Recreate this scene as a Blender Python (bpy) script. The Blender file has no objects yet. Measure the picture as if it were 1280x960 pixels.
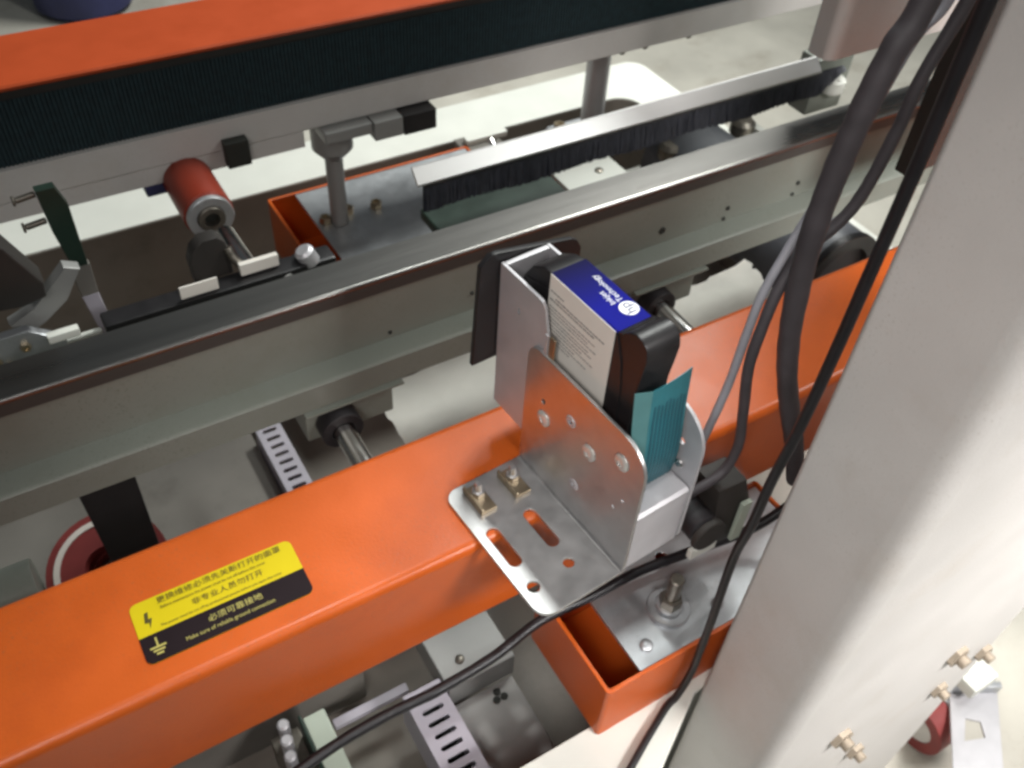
import bpy, bmesh, math, random
from mathutils import Vector, Matrix
random.seed(7)
SC = bpy.context.scene
COL = SC.collection

# ------------------------------------------------------------------ camera
cam_d = bpy.data.cameras.new('camera')
cam = bpy.data.objects.new('camera', cam_d); COL.objects.link(cam)
R = ((0.857301, -0.338195, 0.388148), (-0.512207, -0.636135, 0.577041), (0.051762, -0.693510, -0.718585))
cam.matrix_world = Matrix(((R[0][0], -R[0][1], -R[0][2], 0.0), (R[1][0], -R[1][1], -R[1][2], 0.0),
                           (R[2][0], -R[2][1], -R[2][2], 0.60), (0, 0, 0, 1)))
cam_d.sensor_width = 36.0; cam_d.lens = 32.34
cam_d.clip_start = 0.01; cam_d.clip_end = 60
cam_d.dof.use_dof = True; cam_d.dof.focus_distance = 0.66; cam_d.dof.aperture_fstop = 10.0
SC.camera = cam

# ------------------------------------------------------------------ light
w = bpy.data.worlds.new('World'); SC.world = w; w.use_nodes = True
w.node_tree.nodes['Background'].inputs[0].default_value = (0.84, 0.93, 1.0, 1)
w.node_tree.nodes['Background'].inputs[1].default_value = 0.125

def area(name, loc, target, sx, sy, power, color):
    d = bpy.data.lights.new(name, 'AREA'); d.shape = 'RECTANGLE'; d.size = sx; d.size_y = sy
    d.energy = power; d.color = color
    o = bpy.data.objects.new(name, d); COL.objects.link(o)
    o.location = loc
    o.rotation_euler = (Vector(target) - Vector(loc)).to_track_quat('-Z', 'Y').to_euler()
    return o
area('key_lamp', (1.02, -0.82, 1.00), (0.86, 0.14, -0.1), 0.7, 0.35, 16, (1.0, 0.97, 0.95)).data.spread = math.radians(58)
area('side_lamp', (1.38, 0.08, 1.05), (0.6, 0.6, 0.0), 0.5, 0.3, 14, (0.97, 1.0, 0.97))
area('fill_lamp', (-0.30, -0.25, 0.80), (0.36, 0.24, 0.0), 0.4, 0.4, 2.9, (1.0, 0.96, 0.93)).data.spread = math.radians(70)
lamp = area('rear_lamp', (0.93, 1.30, 2.0), (0.93, 1.30, 0.0), 0.12, 0.42, 15, (0.95, 1.0, 0.97))
lamp.rotation_euler = (0, 0, 0); lamp.data.spread = math.radians(140)
sd = bpy.data.lights.new('beam_fill_spot', 'SPOT'); sd.energy = 72; sd.color = (1.0, 0.98, 0.95)  # added spot, squashed to lay a light pool along the beam's front edge
sd.spot_size = math.radians(34); sd.spot_blend = 1.0; sd.shadow_soft_size = 0.03
so = bpy.data.objects.new('beam_fill_spot', sd); COL.objects.link(so); so.location = (0.24, 0.352, 1.7); so.scale = (1.0, 0.22, 1.0)
area('tray_fill_lamp', (2.5, 1.8, 2.9), (0.95, 1.7, -0.4), 1.4, 0.4, 88, (0.98, 1.0, 0.96)).data.spread = math.radians(95)  # added lamp that brightens the trough rim and the floor behind

SC.view_settings.view_transform = 'Standard'
SC.view_settings.look = 'None'
SC.view_settings.exposure = -1.02
SC.view_settings.gamma = 1.0
SC.cycles.max_bounces = 6
SC.cycles.caustics_reflective = False; SC.cycles.caustics_refractive = False
SC.cycles.blur_glossy = 1.0; SC.cycles.sample_clamp_indirect = 4.0
SC.cycles.filter_width = 2.9
SC.cycles.use_denoising = True

# ------------------------------------------------------------------ materials
def material(name, color, rough=0.5, metal=0.0, var=0.08, vscale=40.0, bump=0.0, bscale=400.0,
             stretch=(1, 1, 1), coat=0.0, rvar=0.08, dirt=None, dscale=14.0, spec=0.5, speck=None):
    m = bpy.data.materials.new(name); m.use_nodes = True
    nt = m.node_tree; N = nt.nodes; L = nt.links
    b = N['Principled BSDF']
    b.inputs['Metallic'].default_value = metal
    b.inputs['Coat Weight'].default_value = coat
    b.inputs['Specular IOR Level'].default_value = spec
    tc = N.new('ShaderNodeTexCoord'); mp = N.new('ShaderNodeMapping')
    mp.inputs['Scale'].default_value = stretch
    L.new(tc.outputs['Object'], mp.inputs['Vector'])
    n1 = N.new('ShaderNodeTexNoise'); n1.inputs['Scale'].default_value = vscale; n1.inputs['Detail'].default_value = 5
    L.new(mp.outputs[0], n1.inputs['Vector'])
    r = N.new('ShaderNodeValToRGB')
    lo = [max(0, c * (1 - var)) for c in color]; hi = [min(1, c * (1 + var)) for c in color]
    r.color_ramp.elements[0].color = (*lo, 1); r.color_ramp.elements[0].position = 0.3
    r.color_ramp.elements[1].color = (*hi, 1); r.color_ramp.elements[1].position = 0.7
    L.new(n1.outputs[0], r.inputs[0])
    out = r.outputs[0]
    if dirt:
        n3 = N.new('ShaderNodeTexNoise'); n3.inputs['Scale'].default_value = dscale; n3.inputs['Detail'].default_value = 8
        n3.inputs['Roughness'].default_value = 0.7
        L.new(tc.outputs['Object'], n3.inputs['Vector'])
        r3 = N.new('ShaderNodeValToRGB'); r3.color_ramp.elements[0].position = 0.52; r3.color_ramp.elements[1].position = 0.78
        r3.color_ramp.elements[0].color = (0, 0, 0, 1); r3.color_ramp.elements[1].color = (dirt[3],) * 3 + (1,)
        L.new(n3.outputs[0], r3.inputs[0])
        mx = N.new('ShaderNodeMix'); mx.data_type = 'RGBA'
        L.new(r3.outputs[0], mx.inputs['Factor']); L.new(out, mx.inputs['A']); mx.inputs['B'].default_value = (*dirt[:3], 1)
        out = mx.outputs['Result']
    if speck:
        n4 = N.new('ShaderNodeTexNoise'); n4.inputs['Scale'].default_value = 520; n4.inputs['Detail'].default_value = 2
        n5 = N.new('ShaderNodeTexNoise'); n5.inputs['Scale'].default_value = 9; n5.inputs['Detail'].default_value = 6; n5.inputs['Roughness'].default_value = 0.65
        for q in (n4, n5): L.new(tc.outputs['Object'], q.inputs['Vector'])
        r4 = N.new('ShaderNodeMapRange'); r4.inputs['From Min'].default_value = 0.60; r4.inputs['From Max'].default_value = 0.70
        r5 = N.new('ShaderNodeMapRange'); r5.inputs['From Min'].default_value = 0.40; r5.inputs['From Max'].default_value = 0.72
        L.new(n4.outputs[0], r4.inputs['Value']); L.new(n5.outputs[0], r5.inputs['Value'])
        mm = N.new('ShaderNodeMath'); mm.operation = 'MULTIPLY_ADD'; mm.inputs[2].default_value = 0.0
        L.new(r4.outputs[0], mm.inputs[0]); L.new(r5.outputs[0], mm.inputs[1])
        m2 = N.new('ShaderNodeMath'); m2.operation = 'MULTIPLY'; m2.inputs[1].default_value = speck[3]
        L.new(mm.outputs[0], m2.inputs[0])
        m3 = N.new('ShaderNodeMix'); m3.data_type = 'RGBA'; m3.inputs['B'].default_value = (*speck[:3], 1)
        L.new(m2.outputs[0], m3.inputs['Factor']); L.new(out, m3.inputs['A'])
        out = m3.outputs['Result']
    L.new(out, b.inputs['Base Color'])
    mr = N.new('ShaderNodeMapRange')
    mr.inputs['To Min'].default_value = max(0.02, rough - rvar); mr.inputs['To Max'].default_value = min(1, rough + rvar)
    L.new(n1.outputs[0], mr.inputs['Value']); L.new(mr.outputs[0], b.inputs['Roughness'])
    if bump:
        n2 = N.new('ShaderNodeTexNoise'); n2.inputs['Scale'].default_value = bscale; n2.inputs['Detail'].default_value = 3
        L.new(mp.outputs[0], n2.inputs['Vector'])
        bp = N.new('ShaderNodeBump'); bp.inputs['Strength'].default_value = bump; bp.inputs['Distance'].default_value = 0.0006
        L.new(n2.outputs[0], bp.inputs['Height']); L.new(bp.outputs[0], b.inputs['Normal'])
    return m

M = {}
M['orange'] = material('orange_paint', (0.57, 0.104, 0.014), 0.33, 0, 0.05, 25, 0.22, 480, dirt=(0.45, 0.074, 0.013, 0.6), speck=(0.30, 0.12, 0.06, 0.7), rvar=0.09, spec=0.42)
M['orange_far'] = material('orange_red_paint', (0.51, 0.072, 0.014), 0.42, 0, 0.05, 25, 0.10, 600, coat=0.1)
M['red'] = material('red_anodised', (0.26, 0.030, 0.012), 0.45, 0.1, 0.1, 40, 0.1)
M['cream'] = material('cream_paint', (0.585, 0.565, 0.54), 0.45, 0, 0.04, 18, 0.25, 480, dirt=(0.50, 0.455, 0.40, 0.5), speck=(0.30, 0.26, 0.21, 0.5), rvar=0.12)
M['cream_shaded'] = material('shaded_cream_paint', (0.20, 0.216, 0.187), 0.40, 0, 0.06, 9, 0.12, 500, dirt=(0.16, 0.165, 0.13, 0.6), speck=(0.08, 0.08, 0.06, 0.6), rvar=0.12)  # cream paint with its shade put into the colour, plus random dirt
M['white_paint'] = material('white_paint', (0.74, 0.75, 0.69), 0.42, 0, 0.03, 18, 0.12, 500)
M['stainless'] = material('stainless_strip', (0.30, 0.29, 0.275), 0.28, 1.0, 0.10, 30, 0.15, 900, stretch=(0.04, 1, 1))
M['white_zinc'] = material('white_zinc_screw', (0.74, 0.72, 0.68), 0.35, 0.6, 0.05, 60)
M['lip'] = material('dark_reflection_lip', (0.060, 0.058, 0.054), 0.45, 0.2, 0.15, 20, 0.15, 500, stretch=(0.05, 1, 1))  # dark reflection on the steel cap's front, put into the colour
M['sheet'] = material('zinc_sheet', (0.66, 0.65, 0.645), 0.38, 1.0, 0.06, 60, 0.05, 900)
M['satin'] = material('satin_aluminium', (0.56, 0.55, 0.57), 0.48, 0.55, 0.05, 50, 0.15, 900)
M['bright_alu'] = material('bright_aluminium', (0.62, 0.61, 0.60), 0.38, 0.9, 0.05, 30, 0.1, 700, stretch=(0.05, 1, 1))
M['plate_metal'] = material('galvanised_plate', (0.58, 0.60, 0.62), 0.40, 0.8, 0.14, 30, 0.15, 500, dirt=(0.30, 0.29, 0.27, 0.7), speck=(0.15, 0.13, 0.10, 0.6))
M['chrome'] = material('ground_steel_rod', (0.72, 0.71, 0.69), 0.18, 1.0, 0.05, 60, 0.05)
M['brass'] = material('yellow_zinc', (0.56, 0.46, 0.32), 0.33, 1.0, 0.12, 90, 0.1)
M['black'] = material('black_plastic', (0.014, 0.013, 0.014), 0.38, 0, 0.2, 60, 0.15, 600)
M['black_gloss'] = material('glossy_black_plastic', (0.012, 0.011, 0.012), 0.42, 0, 0.2, 60, 0.08, 600)
M['rubber'] = material('black_rubber', (0.018, 0.016, 0.018), 0.55, 0, 0.25, 60, 0.25, 500)
M['cable'] = material('cable_sheath', (0.055, 0.048, 0.053), 0.62, 0, 0.2, 50, 0.25, 350)
M['cable_black'] = material('black_cable_sheath', (0.010, 0.009, 0.011), 0.42, 0, 0.2, 50, 0.2, 350)
M['cable_grey'] = material('grey_cable_sheath', (0.30, 0.30, 0.33), 0.5, 0, 0.1, 50, 0.2, 350)
M['belt'] = material('dark_teal_belt', (0.013, 0.030, 0.036), 0.85, 0, 0.3, 120, 0.8, 500)
M['dark_brown'] = material('dark_brown_steel', (0.030, 0.026, 0.023), 0.6, 0, 0.15, 30, 0.15)
M['bristle'] = material('black_bristle', (0.016, 0.017, 0.024), 0.5, 0, 0.5, 300, 0.6, 600, stretch=(1, 1, 0.1))
M['yellow'] = material('yellow_vinyl', (0.62, 0.49, 0.008), 0.45, 0, 0.03, 30, spec=0.2)
M['sticker_black'] = material('black_vinyl_print', (0.014, 0.008, 0.010), 0.5, 0, 0.1, 30, spec=0.15)
M['ink'] = material('dark_print', (0.08, 0.062, 0.01), 0.45, 0, 0.05, 30)
M['ink_gold'] = material('pale_yellow_print', (0.50, 0.44, 0.12), 0.45, 0, 0.05, 30)
M['blue'] = material('blue_label_print', (0.006, 0.008, 0.21), 0.55, 0, 0.06, 30, spec=0.05)
nt_ = M['blue'].node_tree; sx_ = nt_.nodes.new('ShaderNodeSeparateXYZ'); tc_ = nt_.nodes.new('ShaderNodeTexCoord')
mr_ = nt_.nodes.new('ShaderNodeMapRange'); mr_.inputs['From Min'].default_value = 0.085; mr_.inputs['From Max'].default_value = 0.133
mr_.inputs['To Min'].default_value = 1.0; mr_.inputs['To Max'].default_value = 0.12        # the print fades from blue to near black along the label
mx_ = nt_.nodes.new('ShaderNodeMix'); mx_.data_type = 'RGBA'; mx_.inputs['A'].default_value = (0.008, 0.007, 0.02, 1)
src_ = nt_.nodes['Principled BSDF'].inputs['Base Color'].links[0].from_socket
nt_.links.new(tc_.outputs['Object'], sx_.inputs[0]); nt_.links.new(sx_.outputs['Y'], mr_.inputs['Value'])
nt_.links.new(mr_.outputs[0], mx_.inputs['Factor']); nt_.links.new(src_, mx_.inputs['B'])
nt_.links.new(mx_.outputs['Result'], nt_.nodes['Principled BSDF'].inputs['Base Color'])
M['ink_navy'] = material('navy_print', (0.006, 0.010, 0.10), 0.5, 0, 0.03, 30)
M['label'] = material('white_label_paper', (0.72, 0.68, 0.62), 0.55, 0, 0.03, 60)
M['ink_grey'] = material('grey_print', (0.16, 0.15, 0.15), 0.5, 0, 0.05, 30)
M['white_print'] = material('white_print', (0.82, 0.84, 0.88), 0.4, 0, 0.02, 30)
M['teal'] = material('teal_ribbon_film', (0.026, 0.155, 0.185), 0.42, 0, 0.08, 80)
M['teal_lit'] = material('lit_teal_film', (0.075, 0.19, 0.195), 0.42, 0, 0.06, 80)  # paler copy of the ribbon film: light on the fold painted in
M['teal_dark'] = material('dark_teal_track', (0.010, 0.075, 0.105), 0.4, 0, 0.08, 80)
M['duct'] = material('lilac_grey_pvc', (0.40, 0.38, 0.43), 0.5, 0, 0.04, 40)
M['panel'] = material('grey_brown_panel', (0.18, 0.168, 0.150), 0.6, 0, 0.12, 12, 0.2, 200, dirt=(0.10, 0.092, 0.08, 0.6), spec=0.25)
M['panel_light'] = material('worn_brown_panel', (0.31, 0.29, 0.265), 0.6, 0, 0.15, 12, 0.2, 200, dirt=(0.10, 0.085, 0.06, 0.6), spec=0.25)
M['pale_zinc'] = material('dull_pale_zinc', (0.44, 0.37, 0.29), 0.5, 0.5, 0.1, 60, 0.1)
M['wall_shaded'] = material('shaded_cream_wall', (0.24, 0.215, 0.185), 0.5, 0, 0.1, 12, 0.2, 200, dirt=(0.14, 0.12, 0.10, 0.6))  # cream darkened for the shade inside the trough, random dirt on top
M['panel_grey'] = material('grey_sheet_panel', (0.30, 0.30, 0.29), 0.42, 0.2, 0.08, 20, 0.15, 300)
M['green_dark'] = material('dark_green_paint', (0.012, 0.028, 0.019), 0.4, 0, 0.15, 40, 0.15)
M['paper'] = material('crumpled_white_paper', (0.74, 0.73, 0.68), 0.8, 0, 0.05, 20, 0.6, 60)
M['tape_red'] = material('red_tape', (0.21, 0.032, 0.030), 0.55, 0, 0.12, 40)
M['jeans'] = material('dark_blue_plastic', (0.030, 0.034, 0.11), 0.5, 0, 0.2, 12)
M['floor'] = material('beige_concrete', (0.54, 0.515, 0.45), 0.65, 0, 0.14, 5, 0.3, 60, dirt=(0.33, 0.29, 0.23, 0.75), dscale=7.0, speck=(0.2, 0.17, 0.13, 0.8))
M['roll_grey'] = material('dark_grey_roller', (0.085, 0.09, 0.10), 0.42, 0, 0.1, 20)
M['nut_dark'] = material('dark_nut_steel', (0.22, 0.20, 0.17), 0.4, 0.9, 0.2, 80, 0.15)
M['terminal'] = material('pale_green_terminal', (0.42, 0.48, 0.40), 0.5, 0, 0.05, 40)
M['spot'] = material('hole_black', (0.02, 0.022, 0.018), 0.7, 0, 0.1, 40)

# ------------------------------------------------------------------ helpers
INV = {}
def root_of(o):
    while o.parent: o = o.parent
    return o
def thing(name, label, cat, loc, rotz=0.0, group=None, local=False):
    o = bpy.data.objects.new(name, None); COL.objects.link(o)
    o.empty_display_size = 0.02
    o.location = loc; o.rotation_euler = (0, 0, rotz)
    o['label'] = label; o['category'] = cat
    if group: o['group'] = group
    mw = Matrix.Translation(Vector(loc)) @ Matrix.Rotation(rotz, 4, 'Z')
    INV[o] = Matrix.Identity(4) if local else mw.inverted()
    return o
def tag(o, label, cat, group=None):
    o['label'] = label; o['category'] = cat
    if group: o['group'] = group
    return o
def finish(name, me, mat, parent, smooth=True, label=None):
    o = bpy.data.objects.new(name, me); COL.objects.link(o)
    if parent is not None:
        me.transform(INV[root_of(parent)])
        o.parent = parent
    me.materials.clear(); me.materials.append(M[mat] if isinstance(mat, str) else mat)
    if smooth:
        me.polygons.foreach_set('use_smooth', [True] * len(me.polygons))
        me.set_sharp_from_angle(angle=math.radians(38))
        wn = o.modifiers.new('weighted_normals', 'WEIGHTED_NORMAL'); wn.keep_sharp = True
    if label: o['label'] = label
    return o
def from_bm(name, bm, mat, parent, **k):
    bmesh.ops.recalc_face_normals(bm, faces=bm.faces)
    me = bpy.data.meshes.new(name); bm.to_mesh(me); bm.free()
    return finish(name, me, mat, parent, **k)
def bm_box(bm, x0, x1, y0, y1, z0, z1):
    v = [bm.verts.new((x, y, z)) for x in (x0, x1) for y in (y0, y1) for z in (z0, z1)]
    for f in ((0, 1, 3, 2), (4, 6, 7, 5), (0, 4, 5, 1), (2, 3, 7, 6), (0, 2, 6, 4), (1, 5, 7, 3)):
        bm.faces.new([v[i] for i in f])
    return v
def box(name, b, mat, parent=None, bevel=0.0, seg=2, Mx=None, **k):
    bm = bmesh.new(); bm_box(bm, *b)
    if bevel: bmesh.ops.bevel(bm, geom=bm.edges[:], offset=bevel, segments=seg, profile=0.5, affect='EDGES')
    if Mx is not None: bmesh.ops.transform(bm, matrix=Mx, verts=bm.verts)
    return from_bm(name, bm, mat, parent, **k)
def prism(name, prof, axis, a0, a1, mat, parent=None, bevel=0.0, seg=2, Mx=None, **k):
    """extrude a closed outline along an axis: for 'x' the outline is (y,z); for 'y' (x,z); for 'z' (x,y)"""
    def P(p, a):
        return {'x': (a, p[0], p[1]), 'y': (p[0], a, p[1]), 'z': (p[0], p[1], a)}[axis]
    bm = bmesh.new()
    A = [bm.verts.new(P(p, a0)) for p in prof]; B = [bm.verts.new(P(p, a1)) for p in prof]
    n = len(prof)
    fa = bm.faces.new(A); fb = bm.faces.new(B)
    for i in range(n): bm.faces.new((A[i], A[(i + 1) % n], B[(i + 1) % n], B[i]))
    if bevel:
        es = set(fa.edges) | set(fb.edges)
        bmesh.ops.bevel(bm, geom=list(es), offset=bevel, segments=seg, profile=0.5, affect='EDGES')
    if Mx is not None: bmesh.ops.transform(bm, matrix=Mx, verts=bm.verts)
    return from_bm(name, bm, mat, parent, **k)
def frame_z(p, d):
    d = Vector(d).normalized()
    return Matrix.Translation(Vector(p)) @ d.to_track_quat('Z', 'Y').to_matrix().to_4x4()
def bm_lathe(bm, prof, Mx, seg=32):
    rings = []
    for r, h in prof:
        if r < 1e-6: rings.append([bm.verts.new(Mx @ Vector((0, 0, h)))])
        else: rings.append([bm.verts.new(Mx @ Vector((r * math.cos(2 * math.pi * i / seg), r * math.sin(2 * math.pi * i / seg), h))) for i in range(seg)])
    for a, b in zip(rings, rings[1:]):
        for i in range(seg):
            j = (i + 1) % seg
            if len(a) == 1 and len(b) == 1: continue
            if len(a) == 1: bm.faces.new((a[0], b[i], b[j]))
            elif len(b) == 1: bm.faces.new((a[i], a[j], b[0]))
            else: bm.faces.new((a[i], a[j], b[j], b[i]))
def lathe(name, prof, p, d, mat, parent=None, seg=32, **k):
    bm = bmesh.new(); bm_lathe(bm, prof, frame_z(p, d), seg)
    return from_bm(name, bm, mat, parent, **k)
def cyl(name, p0, p1, r, mat, parent=None, seg=32, bev=0.0008, **k):
    L_ = (Vector(p1) - Vector(p0)).length
    b = min(bev, r * 0.4, L_ * 0.4)
    return lathe(name, [(0, 0), (r - b, 0), (r, b), (r, L_ - b), (r - b, L_), (0, L_)], p0, Vector(p1) - Vector(p0), mat, parent, seg, **k)
def tube_ring(name, p0, p1, r0, r1, mat, parent=None, seg=40, **k):
    L_ = (Vector(p1) - Vector(p0)).length; b = min(0.0008, (r1 - r0) * 0.3)
    return lathe(name, [(r0, 0), (r1 - b, 0), (r1, b), (r1, L_ - b), (r1 - b, L_), (r0, L_), (r0, 0)], p0, Vector(p1) - Vector(p0), mat, parent, seg, **k)
def nut(name, p, d, r, h, mat, parent, **k):
    return lathe(name, [(0, 0), (r, 0), (r, h * 0.85), (r * 0.9, h), (r * 0.5, h), (r * 0.5, h * 0.7), (0, h * 0.7)], p, d, mat, parent, 6, **k)
def spline(pts, n=10):
    P = [Vector(p) for p in pts]; out = []
    Q = [P[0] * 2 - P[1]] + P + [P[-1] * 2 - P[-2]]
    for i in range(1, len(Q) - 2):
        a, b, c, d = Q[i - 1:i + 3]
        for s in range(n):
            t = s / n
            out.append(0.5 * ((2 * b) + (c - a) * t + (2 * a - 5 * b + 4 * c - d) * t * t + (3 * b - a - 3 * c + d) * t ** 3))
    out.append(P[-1]); return out
def tube(name, pts, r, mat, parent=None, seg=14, n=10, **k):
    P = spline(pts, n); bm = bmesh.new(); rings = []; up = None
    for i, p in enumerate(P):
        d = (P[min(i + 1, len(P) - 1)] - P[max(i - 1, 0)]).normalized()
        if up is None: up = d.orthogonal().normalized()
        up = (up - d * up.dot(d)).normalized(); s = d.cross(up)
        wob = 1 + 0.035 * math.sin(i * 0.9 + len(P)) * math.sin(i * 0.37)
        rr = r * wob if not isinstance(r, (list, tuple)) else r[0] + (r[1] - r[0]) * i / (len(P) - 1)
        rings.append([bm.verts.new(p + up * rr * math.cos(2 * math.pi * q / seg) + s * rr * math.sin(2 * math.pi * q / seg)) for q in range(seg)])
    for a, b in zip(rings, rings[1:]):
        for i in range(seg): bm.faces.new((a[i], a[(i + 1) % seg], b[(i + 1) % seg], b[i]))
    bm.faces.new(rings[0]); bm.faces.new(rings[-1])
    return from_bm(name, bm, mat, parent, **k)
def arc(cx, cy, r, a0, a1, n=8):
    return [(cx + r * math.cos(math.radians(a0 + (a1 - a0) * i / n)), cy + r * math.sin(math.radians(a0 + (a1 - a0) * i / n))) for i in range(n + 1)]
def rrect(x0, x1, y0, y1, r):
    if not isinstance(r, (list, tuple)): r = [r] * 4       # lower-left, lower-right, upper-right, upper-left
    o = []
    for (cx, cy, a, rr) in ((x0, y0, 180, r[0]), (x1, y0, 270, r[1]), (x1, y1, 0, r[2]), (x0, y1, 90, r[3])):
        if rr < 1e-6: o.append((cx, cy)); continue
        sx = 1 if cx == x0 else -1; sy = 1 if cy == y0 else -1
        o += arc(cx + sx * rr, cy + sy * rr, rr, a, a + 90, 7)
    return o
def circ(cx, cy, r, n=20): return arc(cx, cy, r, 0, 360 - 360 / n, n - 1)
def slot(cx, cy, w_, h_): return rrect(cx - w_ / 2, cx + w_ / 2, cy - h_ / 2, cy + h_ / 2, min(w_, h_) / 2 * 0.98)
def plate(name, loops, t, Mx, mat, parent=None, bevel=0.0, **k):
    """a sheet with real holes: first loop is the outline; local u,v in the sheet, thickness along +w"""
    cu = bpy.data.curves.new(name, 'CURVE'); cu.dimensions = '2D'; cu.fill_mode = 'BOTH'
    for lp in loops:
        s = cu.splines.new('POLY'); s.points.add(len(lp) - 1); s.use_cyclic_u = True
        for q, p in zip(s.points, lp): q.co = (p[0], p[1], 0, 1)
    cu.extrude = t / 2 - bevel; cu.bevel_depth = bevel; cu.bevel_resolution = 1; cu.offset = -bevel
    tmp = bpy.data.objects.new('tmp', cu); COL.objects.link(tmp)
    dg = bpy.context.evaluated_depsgraph_get(); dg.update()
    me = bpy.data.meshes.new_from_object(tmp.evaluated_get(dg))
    bpy.data.objects.remove(tmp); bpy.data.curves.remove(cu)
    bm = bmesh.new(); bm.from_mesh(me); bmesh.ops.remove_doubles(bm, verts=bm.verts, dist=1e-6)
    bmesh.ops.transform(bm, matrix=Mx @ Matrix.Translation((0, 0, t / 2)), verts=bm.verts)
    bm.to_mesh(me); bm.free(); me.name = name
    return finish(name, me, mat, parent, **k)
def axes(o, u, v, w_):
    m = Matrix((u, v, w_)).transposed().to_4x4(); m.translation = Vector(o); return m
XY = lambda z: axes((0, 0, z), (1, 0, 0), (0, 1, 0), (0, 0, 1))           # u=x v=y
XZ = lambda y: axes((0, y, 0), (1, 0, 0), (0, 0, 1), (0, -1, 0))          # u=x v=z, thickness towards -y
YZ = lambda x: axes((x, 0, 0), (0, 1, 0), (0, 0, 1), (1, 0, 0))           # u=y v=z
def text(name, s, size, Mx, mat, parent, align='LEFT', sx=1.0):
    cu = bpy.data.curves.new(name, 'FONT'); cu.body = s; cu.size = size; cu.align_x = align; cu.align_y = 'CENTER'
    cu.resolution_u = 3
    tmp = bpy.data.objects.new('tmp', cu); COL.objects.link(tmp)
    dg = bpy.context.evaluated_depsgraph_get(); dg.update()
    me = bpy.data.meshes.new_from_object(tmp.evaluated_get(dg))
    bpy.data.objects.remove(tmp)
    me.transform(Mx @ Matrix.Diagonal((sx, 1, 1, 1)))
    return finish(name, me, mat, parent, smooth=False)
def copy_part(o, parent, loc):
    c = o.copy(); COL.objects.link(c); c.parent = parent; c.location = loc; return c
def structure(o): o['kind'] = 'structure'; return o

# ------------------------------------------------------------------ setting: floor
structure(box('floor', (-6, 9, -4, 12, -0.90, -0.80), 'floor'))

# ------------------------------------------------------------------ machine base (cream sheet metal trough)
base = thing('machine_base', 'cream sheet metal machine base, an open trough with rounded rim under the beams', 'machine base', (0.2, 0.7, -0.8))
zt = -0.235
outer = [(-1.2, 1.312), (-1.2, 0.10), (0.169, 0.10), (0.3955, 0.2325), (1.115, 0.2350)] + arc(1.080, 1.277, 0.035, 0, 90, 7)
inner = rrect(-1.1, 1.020, 0.255, 1.207, 0.04)
plate('rim', [outer, inner], 0.006, XY(zt - 0.006), 'white_paint', base, 0.002)
def ring_wall(name, lp, z0, z1, mat):
    bm = bmesh.new()
    A = [bm.verts.new((*p, z0)) for p in lp]; B = [bm.verts.new((*p, z1)) for p in lp]
    for i in range(len(lp)):
        j = (i + 1) % len(lp); bm.faces.new((A[i], A[j], B[j], B[i]))
    me = bpy.data.meshes.new(name); bm.to_mesh(me); bm.free()
    return finish(name, me, mat, base)
ring_wall('inner_wall', inner, -0.41, zt - 0.004, 'wall_shaded')
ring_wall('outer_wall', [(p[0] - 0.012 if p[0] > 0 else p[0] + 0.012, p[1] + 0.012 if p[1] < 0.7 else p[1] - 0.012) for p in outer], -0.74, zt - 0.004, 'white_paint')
box('inner_floor', (-1.11, 1.03, 0.245, 1.217, -0.414, -0.404), 'wall_shaded', base)
for x in (-1.1, 1.0):
    for y in (0.32, 1.2):
        cyl('foot', (x, y, -0.80), (x, y, -0.735), 0.025, 'nut_dark', base)

# ------------------------------------------------------------------ main orange beam with warning sticker
beam = thing('orange_beam', 'long glossy orange square beam in front carrying the yellow and black sticker', 'beam', (0.3, 0.405, -0.113))
prism('square_tube', rrect(0.345, 0.4675, -0.113, 0.0, 0.0085), 'x', -0.75, 1.35, 'orange', beam)
SX0, SX1, SY0, SY1 = -0.0345, 0.0868, 0.3676, 0.4198
st = plate('warning_sticker', [rrect(SX0, SX1, SY0, SY1, 0.0055)], 0.0004, XY(0.0002), 'yellow', beam)
ysp = SY0 + 0.0228
plate('black_band', [rrect(SX0, SX1, SY0, ysp, (0.0055, 0.0055, 0, 0))], 0.0002, XY(0.0007), 'sticker_black', st)
def on_sticker(x, y, z=0.00105): return Matrix.Translation((x, y, z))
def fx(f): return SX0 + f * (SX1 - SX0)
text('print_line', '更换维修必须先关断打开的面罩', 0.0062, on_sticker(fx(0.155), SY1 - 0.0052), 'ink', st, sx=1.08)
text('print_line', 'Before maintenance the power must be cut off before this cover', 0.0036, on_sticker(fx(0.165), SY1 - 0.0112), 'ink', st, sx=0.83)
text('print_line', '非专业人员勿打开', 0.0062, on_sticker(fx(0.335), SY1 - 0.0185), 'ink', st, sx=1.08)
text('print_line', 'The power must be cut off by professional people before you open this cover', 0.0033, on_sticker(fx(0.135), SY1 - 0.0256), 'ink', st, sx=0.86)
text('print_line', '必须可靠接地', 0.0062, on_sticker(fx(0.385), ysp - 0.0078), 'ink_gold', st, sx=1.08)
text('print_line', 'Make sure of reliable ground connection', 0.0046, on_sticker(fx(0.235), ysp - 0.0155), 'ink_gold', st, sx=0.86)
prism('flash_symbol', [(fx(0.070), SY1 - 0.011), (fx(0.092), SY1 - 0.0105), (fx(0.083), SY1 - 0.0165), (fx(0.104), SY1 - 0.0165),
      (fx(0.079), SY1 - 0.0245), (fx(0.083), SY1 - 0.0195), (fx(0.058), SY1 - 0.0190)], 'z', 0.00075, 0.0010, 'ink', st, smooth=False)
bm = bmesh.new()
gx = fx(0.085)
bm_box(bm, gx - 0.0006, gx + 0.0006, ysp - 0.0105, ysp - 0.0035, 0.00095, 0.0011)
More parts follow.
